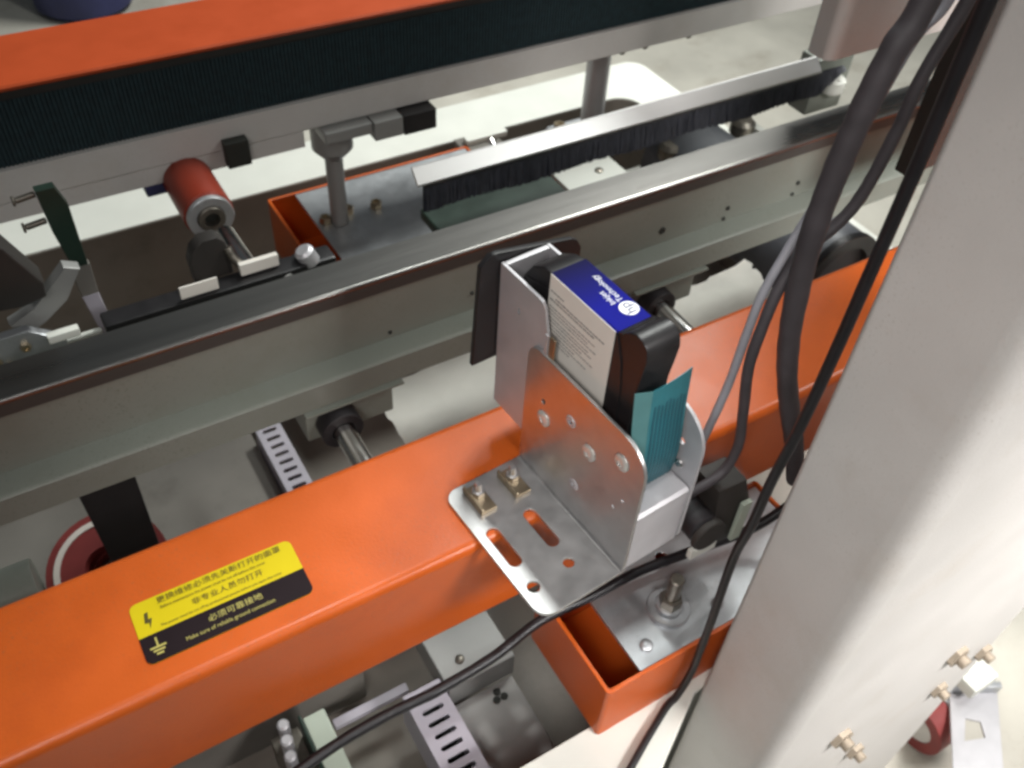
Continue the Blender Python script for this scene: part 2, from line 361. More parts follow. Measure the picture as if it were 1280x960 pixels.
for i, hw in enumerate((0.0055, 0.0040, 0.0024)):
    bm_box(bm, gx - hw, gx + hw, ysp - 0.0120 - i * 0.0027, ysp - 0.0106 - i * 0.0027, 0.00095, 0.0011)
from_bm('ground_symbol', bm, 'ink_gold', st, smooth=False)

# ------------------------------------------------------------------ guide rail behind the beam
guide = thing('guide_rail', 'guide rail with polished steel top above a green grey face, behind the orange beam', 'guide rail', (0.3, 0.62, -0.05))
prism('steel_cap', [(0.6405, 0.060), (0.6405, 0.0635)] + arc(0.603, 0.0605, 0.0030, 90, 180, 6)[0:] + [(0.600, 0.0597), (0.603, 0.0597)], 'x', -0.75, 1.35, 'stainless', guide)
box('front_lip', (-0.75, 1.35, 0.6005, 0.6030, 0.0462, 0.0594), 'lip', guide, 0.0005)
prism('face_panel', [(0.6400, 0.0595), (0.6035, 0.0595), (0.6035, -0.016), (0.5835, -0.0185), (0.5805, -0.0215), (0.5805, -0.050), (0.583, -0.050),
                     (0.583, -0.0225), (0.640, -0.0225)], 'x', -0.75, 1.35, 'cream_shaded', guide)
for i, (x, z, r) in enumerate(((0.588, 0.0021, 0.0042), (0.6818, 0.0017, 0.0028), (0.679, -0.012, 0.0025), (0.789, 0.0036, 0.0028), (0.785, -0.011, 0.0025), (0.26, -0.008, 0.002), (0.35, 0.006, 0.002))):
    lathe('screw', [(r, 0), (r, 0.0012), (r * 0.7, 0.002), (r * 0.45, 0.002), (r * 0.4, 0.0006), (0, 0.0006)], (x, 0.6035, z), (0, -1, 0), 'spot', guide, 16)

# shaft carriers under the guide
def shaft(xc, label, rod_r=0.0105):
    t = thing('support_shaft', label, 'shaft', (xc, 0.60, -0.13), group='steel shafts between guide rail and orange beam')
    zc = -0.078
    box('carrier_block', (xc - 0.030, xc + 0.062, 0.586, 0.660, -0.098, -0.055), 'cream_shaded', t, 0.002)
    box('carrier_flange', (xc - 0.032, xc + 0.070, 0.575, 0.600, -0.0545, -0.0515), 'cream_shaded', t, 0.0008)
    tube_ring('bearing_ring', (xc, 0.586, zc), (xc, 0.566, zc), 0.0115, 0.021, 'rubber', t)
    cyl('rod', (xc, 0.60, zc), (xc, 0.462, zc), rod_r, 'chrome', t)
    return t
shaft(0.190, 'steel shaft in a black ring left of the bracket, ending at the orange beam')
shaft(0.575, 'steel shaft in a black ring just right of the ink cartridge')

# ------------------------------------------------------------------ print head holder
HX, HY, HZ, HR = 0.2977, 0.270, 0.0032, math.radians(4.3)
head = thing('print_head_bracket', 'silver sheet metal bracket bolted on the orange beam, holding the ink cartridge', 'bracket', (HX, HY, HZ), HR, local=True)
out_p = rrect(-0.0785, -0.0045, 0.0, 0.1354, (0.014, 0, 0, 0.012))
plate('base_plate', [out_p, slot(-0.0655, 0.0675, 0.0108, 0.040), slot(-0.0305, 0.0665, 0.0110, 0.040), circ(-0.0670, 0.0265, 0.0050), circ(-0.0320, 0.0290, 0.0045)],
      0.003, XY(-0.003), 'sheet', head, 0.0005)
prism('bend', [(-0.0045, -0.003)] + arc(-0.0045, 0.0015, 0.0045, 270, 360, 6) + arc(-0.0045, 0.0015, 0.0015, 360, 270, 4), 'y', 0.0, 0.1354, 'sheet', head)
holes = [(0.1096, 0.0712, 0.0072), (0.0793, 0.0962, 0.0054), (0.0556, 0.0846, 0.0072), (0.0232, 0.107, 0.0072), (0.0665, 0.0358, 0.0054), (0.112, 0.088, 0.0022)]
out_v = rrect(0.0, 0.1354, 0.0015, 0.133, (0.003, 0.0, 0.014, 0.026))
left_cheek = plate('side_sheet', [out_v] + [circ(a, b, r) for a, b, r in holes], 0.003, YZ(-0.003), 'sheet', head, 0.0006)
for a, b, r in holes[:1] + holes[2:4]:
    lathe('pan_screw', [(0, -0.0028), (r * 0.98, -0.0028), (r * 0.98, 0.0010), (r * 0.7, 0.0022), (r * 0.35, 0.0024), (r * 0.3, 0.001), (0, 0.001)], (-0.0028, a, b), (-1, 0, 0), 'white_zinc', head, 20)
for a, b, r in (holes[1], holes[4]):
    tube_ring('rivet_ring', (-0.0012, a, b), (-0.0036, a, b), r * 0.45, r * 1.0, 'satin', head, 20)
for a, b in ((0.0155, 0.0716), (0.0231, 0.0563)):
    lathe('dimple', [(0, 0.0006), (0.0014, 0.0005), (0.0017, 0)], (-0.003, a, b), (-1, 0, 0), 'satin', head, 14)
right_out = rrect(0.0, 0.118, 0.0, 0.132, (0.006, 0.003, 0.012, 0.032))
plate('side_sheet', [right_out, circ(0.020, 0.098, 0.003), circ(0.034, 0.112, 0.0028)], 0.003, YZ(0.0525), 'satin', head, 0.0006)
prism('front_block', [(0.0012, 0.0), (0.0012, 0.061), (0.0035, 0.0635), (0.030, 0.0635), (0.030, 0.0)], 'x', 0.0005, 0.0520, 'satin', head, 0.0006)
cyl('set_screw', (0.0523, 0.016, 0.078), (0.0495, 0.016, 0.078), 0.0038, 'chrome', head, 16)
# mounting bolts with clamps on the base plate
for x, y in ((-0.0565, 0.1185), (-0.0238, 0.1175)):
    w_ = box('clamp_washer', (x - 0.0075, x + 0.0075, y - 0.018, y + 0.010, 0.0003, 0.0032), 'brass', head, 0.0008)
    box('clamp_side', (x - 0.0075, x - 0.0052, y - 0.018, y + 0.010, 0.0034, 0.0075), 'brass', head, 0.0006)
    b_ = nut('bolt', (x + 0.0008, y, 0.0035), (0, 0, 1), 0.0058, 0.0050, 'sheet', head)
    lathe('bolt_end', [(0, 0), (0.0031, 0), (0.0031, 0.0100), (0.0024, 0.0112), (0, 0.0112)], (x + 0.0008, y, 0.0064), (0, 0, 1), 'sheet', b_, 14)
# cartridge stall
wall = [(0.1800, 0.028), (0.1800, 0.1740), (0.1335, 0.1743)] + [(0.1285, 0.1735), (0.1250, 0.1690), (0.1205, 0.1520), (0.1165, 0.1380), (0.1165, 0.028)]
plate('stall_wall', [wall, slot(0.1546, 0.1454, 0.0022, 0.0050)], 0.0028, YZ(0.0004), 'satin', head, 0.0005)
plate('stall_wall', [wall], 0.0028, YZ(0.0425), 'satin', head, 0.0005)
box('stall_back', (0.0034, 0.0424, 0.1755, 0.1800, 0.028, 0.1738), 'satin', head, 0.0005)
box('latch_spring', (-0.0012, 0.0002, 0.1085, 0.1150, 0.132, 0.152), 'brass', head, 0.0004)
box('latch_cover', (-0.0022, 0.0001, 0.1155, 0.1195, 0.132, 0.152), 'satin', head, 0.0004)
prism('print_face_plate', [(-0.0213, 0.077), (0.078, 0.077), (0.079, 0.156), (0.0745, 0.164), (0.068, 0.168), (-0.002, 0.1825), (-0.0080, 0.1822), (-0.0165, 0.1745)], 'y', 0.1812, 0.1862, 'black', head, 0.0008)
# ribbon
def ribbon(name, x0, x1, mat, parent, dy0=0.0, dy1=0.0, th=0.0005, zt_=0.166, off=0.0):
    bm = bmesh.new(); rows = []
    bow = lambda x: 0.0016 * math.sin((x - 0.0035) / 0.047 * math.pi)
    for z, y in ((0.0637, 0.0215), (0.075, 0.0195), (0.090, 0.0190), (0.110, 0.0205), (0.135, 0.0235), (zt_, 0.0262)):
        t = (z - 0.06) / 0.106
        rows.append([bm.verts.new((x, y + dy * t + o - bow(x) * t, z + (0.09 * (x - 0.012) if z > 0.16 and x > 0.012 else 0))) for x, dy, o in ((x0, dy0, -off), (x1, dy1, -off), (x1, dy1, th - off), (x0, dy0, th - off))])
    for a, b in zip(rows, rows[1:]):
        for i in range(4): bm.faces.new((a[i], a[(i + 1) % 4], b[(i + 1) % 4], b[i]))
    bm.faces.new(rows[0]); bm.faces.new(rows[-1])
    return from_bm(name, bm, mat, parent)
rb = ribbon('ribbon_cable', 0.0150, 0.0268, 'teal', head)
ribbon('ribbon_strip', 0.0268, 0.0386, 'teal', rb)
ribbon('ribbon_strip', 0.0386, 0.0505, 'teal', rb)
ribbon('ribbon_fold', 0.0035, 0.0149, 'teal_lit', rb, 0.004, 0.0)
for i in range(9):
    x = 0.018 + i * 0.0035
    ribbon('track', x, x + 0.0018, 'teal_dark', rb, th=0.0001, zt_=0.160, off=0.0003)

# ------------------------------------------------------------------ ink cartridge
cart = thing('ink_cartridge', 'black ink cartridge with blue top label and white side label, standing in the silver bracket', 'ink cartridge', (HX, HY, HZ), HR, local=True)
prof = [(0.168, 0.070), (0.168, 0.150)] + [(0.164, 0.170), (0.155, 0.184), (0.143, 0.1915), (0.133, 0.1930), (0.060, 0.1930), (0.0565, 0.1945), (0.052, 0.2005), (0.046, 0.2035), (0.039, 0.2030), (0.0335, 0.1985),
       (0.0315, 0.1900), (0.0335, 0.1760), (0.0355, 0.1600), (0.0350, 0.070)]
prism('body', prof, 'x', 0.0100, 0.0392, 'black_gloss', cart, 0.0013)
rib = [(0.060, 0.192), (0.160, 0.172), (0.160, 0.080), (0.050, 0.080)] + [(0.0485, 0.100), (0.0478, 0.125), (0.0490, 0.150), (0.0525, 0.172)]
prism('side_shell', rib, 'x', 0.0090, 0.0102, 'black_gloss', cart, 0.0004)
prism('lid_ridge', [(0.0590, 0.1932), (0.0605, 0.1944), (0.0570, 0.1962), (0.0555, 0.1950)], 'x', 0.0095, 0.0397, 'black', cart)
lab = box('blue_label', (0.0090, 0.0396, 0.0612, 0.1325, 0.1931, 0.1937), 'blue', cart, 0.0002)
sl = box('white_label', (0.0083, 0.0089, 0.0618, 0.1320, 0.118, 0.1937), 'label', cart, 0.0002)
def on_top(x, y): return axes((x, y, 0.19385), (0, 1, 0), (-1, 0, 0), (0, 0, 1))
text('print_line', 'Inkjet', 0.0066, on_top(0.0253, 0.0835), 'white_print', lab)
text('print_line', 'Technology', 0.0066, on_top(0.0318, 0.0835), 'white_print', lab)
plate('round_logo', [circ(0.0312, 0.0752, 0.0070, 32)], 0.0002, XY(0.1938), 'white_print', lab)
text('logo_letters', 'hp', 0.0112, Matrix.Translation((0, 0, 0.0004)) @ on_top(0.0306, 0.0697), 'ink_navy', lab)
bm = bmesh.new()
rows_ = [(0.180, 0.014, 0.0), (0.1755, 0.060, 0.006), (0.1725, 0.046, 0.0), (0.1665, 0.049, 0.0), (0.1635, 0.044, 0.0), (0.1605, 0.052, 0.0), (0.1565, 0.042, 0.0), (0.1535, 0.048, 0.0), (0.1500, 0.040, 0.0), (0.1468, 0.050, 0.0), (0.1432, 0.030, 0.0), (0.1400, 0.044, 0.0), (0.1368, 0.028, 0.0)]
for z, ln, sh in rows_:
    y = 0.1300 - sh; h_ = 0.0012 if z > 0.172 else 0.0008
    while y > 0.1300 - ln:
        l_ = random.uniform(0.0015, 0.0045)
        bm_box(bm, 0.0081, 0.0083, max(y - l_, 0.066), y, z, z + h_ * random.uniform(0.8, 1.1)); y -= l_ + 0.0006
from_bm('small_print', bm, 'ink_grey', sl, smooth=False)

# ------------------------------------------------------------------ far belt conveyor
conv = thing('side_belt_conveyor', 'conveyor with dark ribbed belt, orange top cover and cream lower rail at back', 'conveyor', (0.4, 1.0, 0.0))
prism('top_cover', [(0.9490, 0.1290), (0.9470, 0.1330), (0.9490, 0.1350), (1.0580, 0.1350), (1.0600, 0.1330), (1.0600, 0.100), (1.0570, 0.100), (1.0570, 0.1290)], 'x', -1.0, 1.40, 'orange_far', conv, label='glossy orange top cover')
box('inner_plate', (-1.0, 1.39, 0.953, 0.956, 0.045, 0.1285), 'dark_brown', conv)
bm = bmesh.new(); p_ = 0.0043; n_ = int(2.35 / p_)
for i in range(n_):
    x = -1.0 + i * p_
    vs = []
    for (dx, y) in ((0, 0.9515), (0.0008, 0.9499), (0.0030, 0.9499), (0.0038, 0.9515)):
        zb = 0.0498 if y < 0.95 else 0.0512
        vs.append((bm.verts.new((x + dx, y, zb)), bm.verts.new((x + dx, y, 0.1195))))
    nx = (bm.verts.new((x + p_, 0.9515, 0.0512)), bm.verts.new((x + p_, 0.9515, 0.1195)))
    for a, b in zip(vs, vs[1:] + [nx]): bm.faces.new((a[0], b[0], b[1], a[1]))
bl = from_bm('ribbed_belt', bm, 'belt', conv, smooth=False)
prism('lower_rail', [(0.944, 0.0495), (0.944, 0.0140), (0.946, 0.0120), (1.055, 0.0120), (1.055, 0.0450), (0.9525, 0.0450), (0.9525, 0.0495)], 'x', -1.0, 1.40, 'cream', conv)
box('side_panel', (-1.0, 0.3125, 0.9450, 0.9485, -0.009, 0.0118), 'cream', conv, 0.0006)
box('drive_block', (0.2145, 0.242, 0.930, 0.9440, -0.004, 0.028), 'spot', conv, 0.001)
box('blue_fitting', (0.122, 0.156, 0.946, 0.975, -0.024, -0.0095), 'jeans', conv, 0.002)
box('sensor_block', (0.4345, 0.4790, 0.925, 0.965, -0.015, 0.0118), 'black', conv, 0.001)
box('sensor_block', (0.3950, 0.4330, 0.925, 0.965, -0.013, 0.0118), 'panel_grey', conv, 0.001)
box('hanger_block', (0.3320, 0.3940, 0.928, 0.965, -0.004, 0.0118), 'panel_grey', conv, 0.003)
for x in (0.7824, 0.822, 0.90):
    lathe('screw', [(0, 0), (0.005, 0), (0.005, 0.003), (0.003, 0.005), (0, 0.005)], (x, 0.952, 0.0118), (0, 0, -1), 'nut_dark', conv, 12)

post = thing('lifting_post', 'plain grey round post standing in the trough and holding the far conveyor at right', 'post', (0.906, 1.17, -0.40))
cyl('round_bar', (0.864, 1.105, -0.40), (0.864, 1.105, 0.0118), 0.0190, 'satin', post)
# the bar carries the conveyor from below, foot plate and nuts at the trough side
box('foot_plate', (0.815, 0.925, 1.075, 1.165, -0.235, -0.228), 'plate_metal', post, 0.001)
for x, y in ((0.828, 1.087), (0.912, 1.090), (0.912, 1.150), (0.832, 1.150)):
    nut('nut', (x, y, -0.2278), (0, 0, 1), 0.011, 0.010, 'brass', post)

# ------------------------------------------------------------------ orange motor boxes
def open_box(t, x0, x1, y0, y1, z0, z1, th=0.004):
    lp = [rrect(x0, x1, y0, y1, 0.004), rrect(x0 + th, x1 - th, y0 + th, y1 - th, 0.002)]
    plate('shell', lp, z1 - z0, XY(z0), 'orange', t, 0.0007)
    box('bottom', (x0 + th + 0.0005, x1 - th - 0.0005, y0 + th + 0.0005, y1 - th - 0.0005, z0 + 0.001, z0 + 0.004), 'orange', t)
bx = thing('orange_box', 'orange open box below the beam with a flanged nut on its metal plate', 'box', (0.37, 0.29, -0.235), group='orange open boxes on the machine base')
open_box(bx, 0.2875, 0.56, 0.244, 0.362, -0.2345, -0.150)
pl = plate('top_plate', [rrect(0.3262, 0.555, 0.2485, 0.357, 0.0015), circ(0.415, 0.335, 0.006)], 0.004, XY(-0.1560), 'plate_metal', bx, 0.0006)
lathe('flange_nut', [(0.0, 0), (0.0205, 0), (0.0205, 0.004), (0.0195, 0.0055), (0.0145, 0.0055), (0.0145, 0.0035), (0.0125, 0.0035), (0.0125, 0.010), (0.0115, 0.0112), (0.0065, 0.0112), (0, 0.0112)], (0.3850, 0.286, -0.1519), (0, 0, 1), 'plate_metal', bx, 40)
nut('lock_nut', (0.3850, 0.286, -0.1405), (0, 0, 1), 0.0110, 0.011, 'nut_dark', bx)
cyl('threaded_rod', (0.3850, 0.286, -0.1300), (0.3850, 0.286, -0.100), 0.0068, 'nut_dark', bx, 20)
for x, y in ((0.345, 0.266), (0.345, 0.345), (0.43, 0.268)):
    lathe('screw', [(0, 0), (0.006, 0), (0.006, 0.0025), (0.004, 0.004), (0, 0.004)], (x, y, -0.1518), (0, 0, 1), 'plate_metal', bx, 16)

bx2 = thing('orange_box', 'orange open box behind the guide rail with three bolts on its grey plate', 'box', (0.42, 0.97, -0.235), group='orange open boxes on the machine base')
open_box(bx2, 0.2875, 0.60, 0.840, 1.063, -0.2345, -0.150)
plate('top_plate', [rrect(0.3262, 0.595, 0.8445, 1.058, 0.0015)], 0.004, XY(-0.1550), 'plate_metal', bx2, 0.0006)
for x, y in ((0.339, 0.9805), (0.3745, 0.987), (0.414, 0.982)):
    nut('bolt', (x, y, -0.1508), (0, 0, 1), 0.0085, 0.009, 'brass', bx2)
rod2 = thing('slide_rod', 'short grey rod with a wide collar rising from the far orange box to the conveyor', 'rod', (0.385, 1.040, -0.15))
cyl('round_bar', (0.3560, 0.972, -0.1508), (0.3560, 0.972, -0.010), 0.0115, 'panel_grey', rod2)
lathe('collar', [(0, 0), (0.012, 0), (0.026, 0.016), (0.026, 0.060), (0, 0.060)], (0.3560, 0.972, -0.050), (0, 0, 1), 'panel_grey', rod2)

# ------------------------------------------------------------------ brush strip behind the guide
brush = thing('brush_strip', 'bright aluminium strip with a row of black bristles behind the guide rail', 'brush', (0.7, 0.76, 0.02))
prism('aluminium_holder', [(0.7490, 0.0365), (0.7490, 0.0390), (0.7620, 0.0525), (0.7650, 0.0525), (0.7650, 0.0500), (0.7525, 0.0365)], 'x', 0.365, 0.955, 'bright_alu', brush)
bm = bmesh.new()
for yy in (0.7492, 0.7500, 0.7510, 0.7518):
    x = 0.372
    while x < 0.998:
        l_ = 0.0275 + 0.002 * math.sin(x * 40) + random.uniform(-0.002, 0.002)
        if x > 0.955: l_ *= max(0.1, (0.998 - x) / 0.043)
        wv = random.uniform(0.0012, 0.0024); dx = random.uniform(-0.0015, 0.0015) - 0.003
        a = [bm.verts.new(p) for p in ((x, yy, 0.0360), (x + wv, yy, 0.0360), (x + wv + dx, yy - 0.007 + random.uniform(-0.001, 0.001), 0.0360 - l_), (x + dx, yy - 0.007, 0.0360 - l_), (x + wv / 2, yy + 0.0012, 0.0360), (x + wv / 2 + dx, yy - 0.0058, 0.0360 - l_))]
        for f in ((0, 1, 2, 3), (1, 4, 5, 2), (4, 0, 3, 5)): bm.faces.new([a[i] for i in f])
        x += wv * 0.6
bs = from_bm('bristles', bm, 'bristle', brush, smooth=False); bs['kind'] = 'stuff'
box('bristle_clamp', (0.372, 0.958, 0.7485, 0.7518, 0.0310, 0.0363), 'black', brush, 0.0004)
lathe('end_stop', [(0, 0), (0.013, 0), (0.016, 0.003), (0.016, 0.018), (0.013, 0.021), (0, 0.021)], (0.990, 0.752, 0.0005), (0, 0, 1), 'white_paint', brush)
box('end_bracket', (0.955, 1.02, 0.755, 0.790, -0.03, 0.050), 'cream_shaded', brush, 0.003)
box('lower_guard', (0.384, 0.556, 0.715, 0.786, -0.034, -0.020), 'green_dark', brush, 0.003)

tri = thing('cream_gusset', 'small cream gusset plate with one dark screw below the brush strip', 'gusset', (0.73, 0.9, -0.13))
prism('plate', [(0.640, 0.79), (0.738, 0.79), (0.738, 0.905), (0.640, 0.905)], 'z', -0.118, -0.110, 'white_paint', tri, 0.002)
lathe('screw', [(0, 0), (0.006, 0), (0.006, 0.002), (0.003, 0.003), (0, 0.003)], (0.703, 0.868, -0.1099), (0, 0, 1), 'nut_dark', tri, 16)
box('leg', (0.66, 0.68, 0.80, 0.90, -0.404, -0.1185), 'cream_shaded', tri)

sh = box('white_shelf', (0.840, 1.005, 0.800, 0.990, -0.235, -0.222), 'white_paint', None, 0.004)
tag(sh, 'white shelf inside the trough under the three dark knobs', 'shelf')
for i, (x, y, s, lb) in enumerate(((0.9465, 0.9895, 1.0, 'leftmost of the dark knobs on white stems under the brush strip'), (1.0254, 0.9925, 1.1, 'middle of the dark knobs on white stems under the brush strip'), (1.1078, 0.9957, 1.0, 'rightmost of the dark knobs on white stems under the brush strip'))):
    k_ = thing('clamp_knob', lb, 'knob', (x * 0.92, y * 0.92, -0.20), group='knobs under the brush strip')
    x *= 0.92; y *= 0.92
    lathe('grip', [(0, 0), (0.017 * s, 0), (0.020 * s, 0.004), (0.020 * s, 0.020), (0.014 * s, 0.026), (0, 0.026)], (x, y, -0.160), (0, 0, 1), 'nut_dark', k_, 20)
    cyl('stem', (x, y, -0.2215), (x, y, -0.1605), 0.008, 'chrome', k_, 16)
    box('saddle', (x + 0.022, x + 0.036, y - 0.03, y + 0.03, -0.2215, -0.152), 'white_paint', k_, 0.002)

tb = thing('tee_handle', 'small white tee shaped handle standing in the trough left of the grey post', 'handle', (0.67, 1.12, -0.3))
box('cross_bar', (0.640, 0.715, 1.130, 1.146, -0.200, -0.190), 'white_paint', tb, 0.002)
cyl('stem', (0.684, 1.138, -0.200), (0.676, 1.06, -0.225), 0.008, 'chrome', tb, 16)
box('block', (0.63, 0.70, 1.10, 1.16, -0.404, -0.2005), 'panel', tb, 0.002)

# ------------------------------------------------------------------ red air cylinder, chrome rod, black press strip
rc = thing('red_cylinder', 'dark red round cylinder with grey bearing ring, reaching under the far conveyor', 'cylinder', (0.17, 0.93, -0.05))
cyl('barrel', (0.1695, 0.868, -0.012), (0.1695, 1.09, -0.012), 0.0275, 'red', rc, 40, 0.002)
tube_ring('bearing_ring', (0.1695, 0.8678, -0.012), (0.1695, 0.861, -0.012), 0.0155, 0.0255, 'plate_metal', rc)
tube_ring('inner_ring', (0.1695, 0.8678, -0.012), (0.1695, 0.857, -0.012), 0.0085, 0.0150, 'nut_dark', rc)
lathe('core', [(0, 0), (0.0084, 0)], (0.1695, 0.8660, -0.012), (0, -1, 0), 'spot', rc, 24)

press = thing('press_arm', 'dark arm carrying a black strip with two white tags behind the guide rail', 'arm', (0.15, 0.70, 0.03))
box('black_strip', (0.024, 0.214, 0.684, 0.706, -0.012, 0.033), 'black', press, 0.002)
box('white_tag', (0.0935, 0.1285, 0.6875, 0.6895, 0.0345, 0.0475), 'label', press, 0.0003)
prism('upright', [(0.113, 0.027), (0.150, 0.027), (0.150, 0.050), (0.148, 0.064), (0.141, 0.072), (0.127, 0.072), (0.117, 0.064), (0.112, 0.050)], 'y', 0.712, 0.728, 'dark_brown', press, 0.002)
tube('hook', [(0.148, 0.712, 0.058), (0.152, 0.706, 0.046), (0.162, 0.702, 0.038), (0.182, 0.700, 0.0385)], 0.0042, 'nut_dark', press, 10)
box('white_tag', (0.152, 0.1895, 0.694, 0.700, 0.035, 0.0475), 'label', press, 0.0006)
cyl('chrome_rod', (0.1648, 0.712, 0.0255), (0.1642, 0.785, 0.0200), 0.0098, 'chrome', press, 24)
kb = thing('round_knob', 'pale grey round knob on black base at the corner of the far orange box', 'knob', (0.215, 0.70, 0.03), group='pale knobs behind the guide rail')
cyl('cap', (0.2135, 0.694, 0.045), (0.2215, 0.694, 0.026), 0.0095, 'satin', kb, 24, 0.003)
box('base', (0.206, 0.246, 0.690, 0.715, 0.006, 0.028), 'black', kb, 0.004)
kb2 = thing('round_knob', 'smaller grey round knob on a black base beside the white tag', 'knob', (0.19, 0.70, 0.02), group='pale knobs behind the guide rail')
cyl('cap', (0.1900, 0.690, 0.030), (0.1980, 0.690, 0.018), 0.0080, 'panel_grey', kb2, 24, 0.003)
box('base', (0.174, 0.2045, 0.691, 0.708, 0.0262, 0.032), 'black', kb2, 0.002)

# ------------------------------------------------------------------ green pressing blade at left
gb = thing('green_blade', 'dark green upright blade with a pale grey tip behind the guide rail', 'blade', (0.02, 0.75, -0.03))
prism('blade', [(0.0105, 0.142), (0.0260, 0.142), (0.0320, 0.122), (0.0310, 0.058), (0.0180, 0.058), (0.0125, 0.100)], 'y', 0.744, 0.754, 'green_dark', gb, 0.0012)
prism('shank', [(0.0152, 0.0578), (0.0325, 0.0578), (0.0315, 0.024), (0.0165, 0.024)], 'y', 0.745, 0.753, 'panel', gb, 0.001)
prism('tip', [(0.0165, 0.0238), (0.0315, 0.0238), (0.0335, -0.010), (0.0360, -0.030), (0.0225, -0.030)], 'y', 0.745, 0.753, 'duct', gb, 0.0008, label='pale grey tip')
for z in (0.137, 0.110):
    cyl('pin', (0.010 + (0.137 - z) * 0.05, 0.749, z), (-0.006, 0.749, z - 0.002), 0.0028, 'nut_dark', gb, 12)
    cyl('pin_head', (-0.0061, 0.749, z - 0.002), (-0.0085, 0.749, z - 0.002), 0.0045, 'nut_dark', gb, 12)

lm = thing('hinge_bracket', 'grey bent hinge bracket with bolts and a brown knuckle at the left edge', 'bracket', (-0.03, 0.70, 0.0))
prism('knuckle', [(-0.090, 0.150), (-0.044, 0.150), (-0.026, 0.134), (-0.008, 0.092), (-0.010, 0.078), (-0.030, 0.074), (-0.075, 0.080)], 'y', 0.688, 0.716, 'dark_brown', lm, 0.003)
prism('link', [(-0.046, 0.052), (-0.022, 0.060), (0.010, 0.094), (0.022, 0.088), (0.004, 0.060), (-0.018, 0.044), (-0.040, 0.034)], 'y', 0.700, 0.712, 'panel_grey', lm, 0.0015)
prism('plate', [(-0.120, 0.020), (-0.120, 0.056), (-0.034, 0.056), (-0.008, 0.036), (-0.010, 0.020), (-0.040, 0.006), (-0.120, 0.000)], 'y', 0.680, 0.690, 'plate_metal', lm, 0.0015)
for x, z in ((-0.056, 0.026), (-0.036, 0.014), (-0.040, 0.042), (-0.065, 0.034)):
    nut('bolt', (x, 0.680, z), (0, -1, 0), 0.0045, 0.004, 'brass', lm)
box('pale_bar', (-0.022, 0.004, 0.676, 0.684, 0.0385, 0.0465), 'white_paint', lm, 0.001)
cyl('rail_rod', (-0.12, 0.700, 0.018), (0.022, 0.700, 0.018), 0.0028, 'white_paint', lm, 12)

# ------------------------------------------------------------------ inside of the trough
def duct(name_label, x0, x1, y0, y1, z0, z1, along='y', n=10, group='slotted wiring ducts in the trough', pitch=0.0135):
    t = thing('slotted_duct', name_label, 'wiring duct', ((x0 + x1) / 2, (y0 + y1) / 2, z0), group=group)
    holes_ = []
    k = 0
    if along == 'y':
        y = y0 + 0.012
        while y < y1 - 0.008 and k < n:
            holes_.append(slot((x0 + x1) / 2, y, (x1 - x0) * 0.56, pitch * 0.40)); y += pitch; k += 1
    plate('cover', [rrect(x0, x1, y0, y1, 0.001)] + holes_, 0.003, XY(z1), 'duct', t, 0.0004)
    box('side_wall', (x0, x0 + 0.002, y0, y1, z0, z1 - 0.0002), 'duct', t)
    box('side_wall', (x1 - 0.002, x1, y0, y1, z0, z1 - 0.0002), 'duct', t)
    box('channel_floor', (x0 + 0.0025, x1 - 0.0025, y0, y1, z0, z0 + 0.002), 'spot', t)
    return t
duct('lilac grey slotted duct behind the orange beam, seen left of the steel shaft', 0.1455, 0.1760, 0.62, 0.762, -0.33, -0.253, n=12)
duct('grey slotted duct in front of the orange beam, under the long black cable', 0.1600, 0.2020, 0.275, 0.395, -0.36, -0.303, n=12)
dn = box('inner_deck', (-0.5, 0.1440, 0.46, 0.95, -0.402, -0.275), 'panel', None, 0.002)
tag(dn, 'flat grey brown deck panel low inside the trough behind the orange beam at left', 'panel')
gp = thing('steel_tray', 'grey steel panel with a small three hole mark, left of the near orange box', 'panel', (0.25, 0.32, -0.35))
box('sheet', (0.2060, 0.2800, 0.268, 0.375, -0.345, -0.335), 'panel_grey', gp, 0.002)
for a in (90, 210, 330):
    cyl('hole_plug', (0.2560 + 0.0052 * math.cos(math.radians(a)), 0.3735 - 0.013 + 0.0052 * math.sin(math.radians(a)), -0.3349), (0.2560 + 0.0052 * math.cos(math.radians(a)), 0.3605 + 0.0052 * math.sin(math.radians(a)), -0.333), 0.0042, 'spot', gp, 14)
box('upstand', (0.2060, 0.2860, 0.380, 0.46, -0.345, -0.3055), 'panel_grey', gp, 0.002)
lathe('screw', [(0, 0), (0.005, 0), (0.005, 0.002), (0.003, 0.003), (0, 0.003)], (0.2320, 0.405, -0.3054), (0, 0, 1), 'nut_dark', gp, 14)
rl = box('duct_rail', (0.093, 0.178, 0.418, 0.428, -0.352, -0.344), 'duct', None, 0.001)
tag(rl, 'narrow lilac grey rail beside the terminal block, just below the orange beam', 'rail')
tm = thing('terminal_block', 'pale green terminal block with a dark green side, under the orange beam at bottom left', 'terminal block', (0.075, 0.42, -0.40))
box('housing', (0.0640, 0.0870, 0.345, 0.425, -0.402, -0.302), 'terminal', tm, 0.002)
box('side_plate', (0.0605, 0.0637, 0.345, 0.428, -0.402, -0.300), 'green_dark', tm, 0.0006)
for k in range(4):
    y = 0.4290 - k * 0.0165; x = 0.0450 - k * 0.0026
    cyl('terminal_screw', (x, y, -0.345), (x, y, -0.302), 0.0062, 'satin', tm, 18, 0.0018)
box('screw_base', (0.0300, 0.0600, 0.345, 0.440, -0.402, -0.3455), 'nut_dark', tm, 0.001)

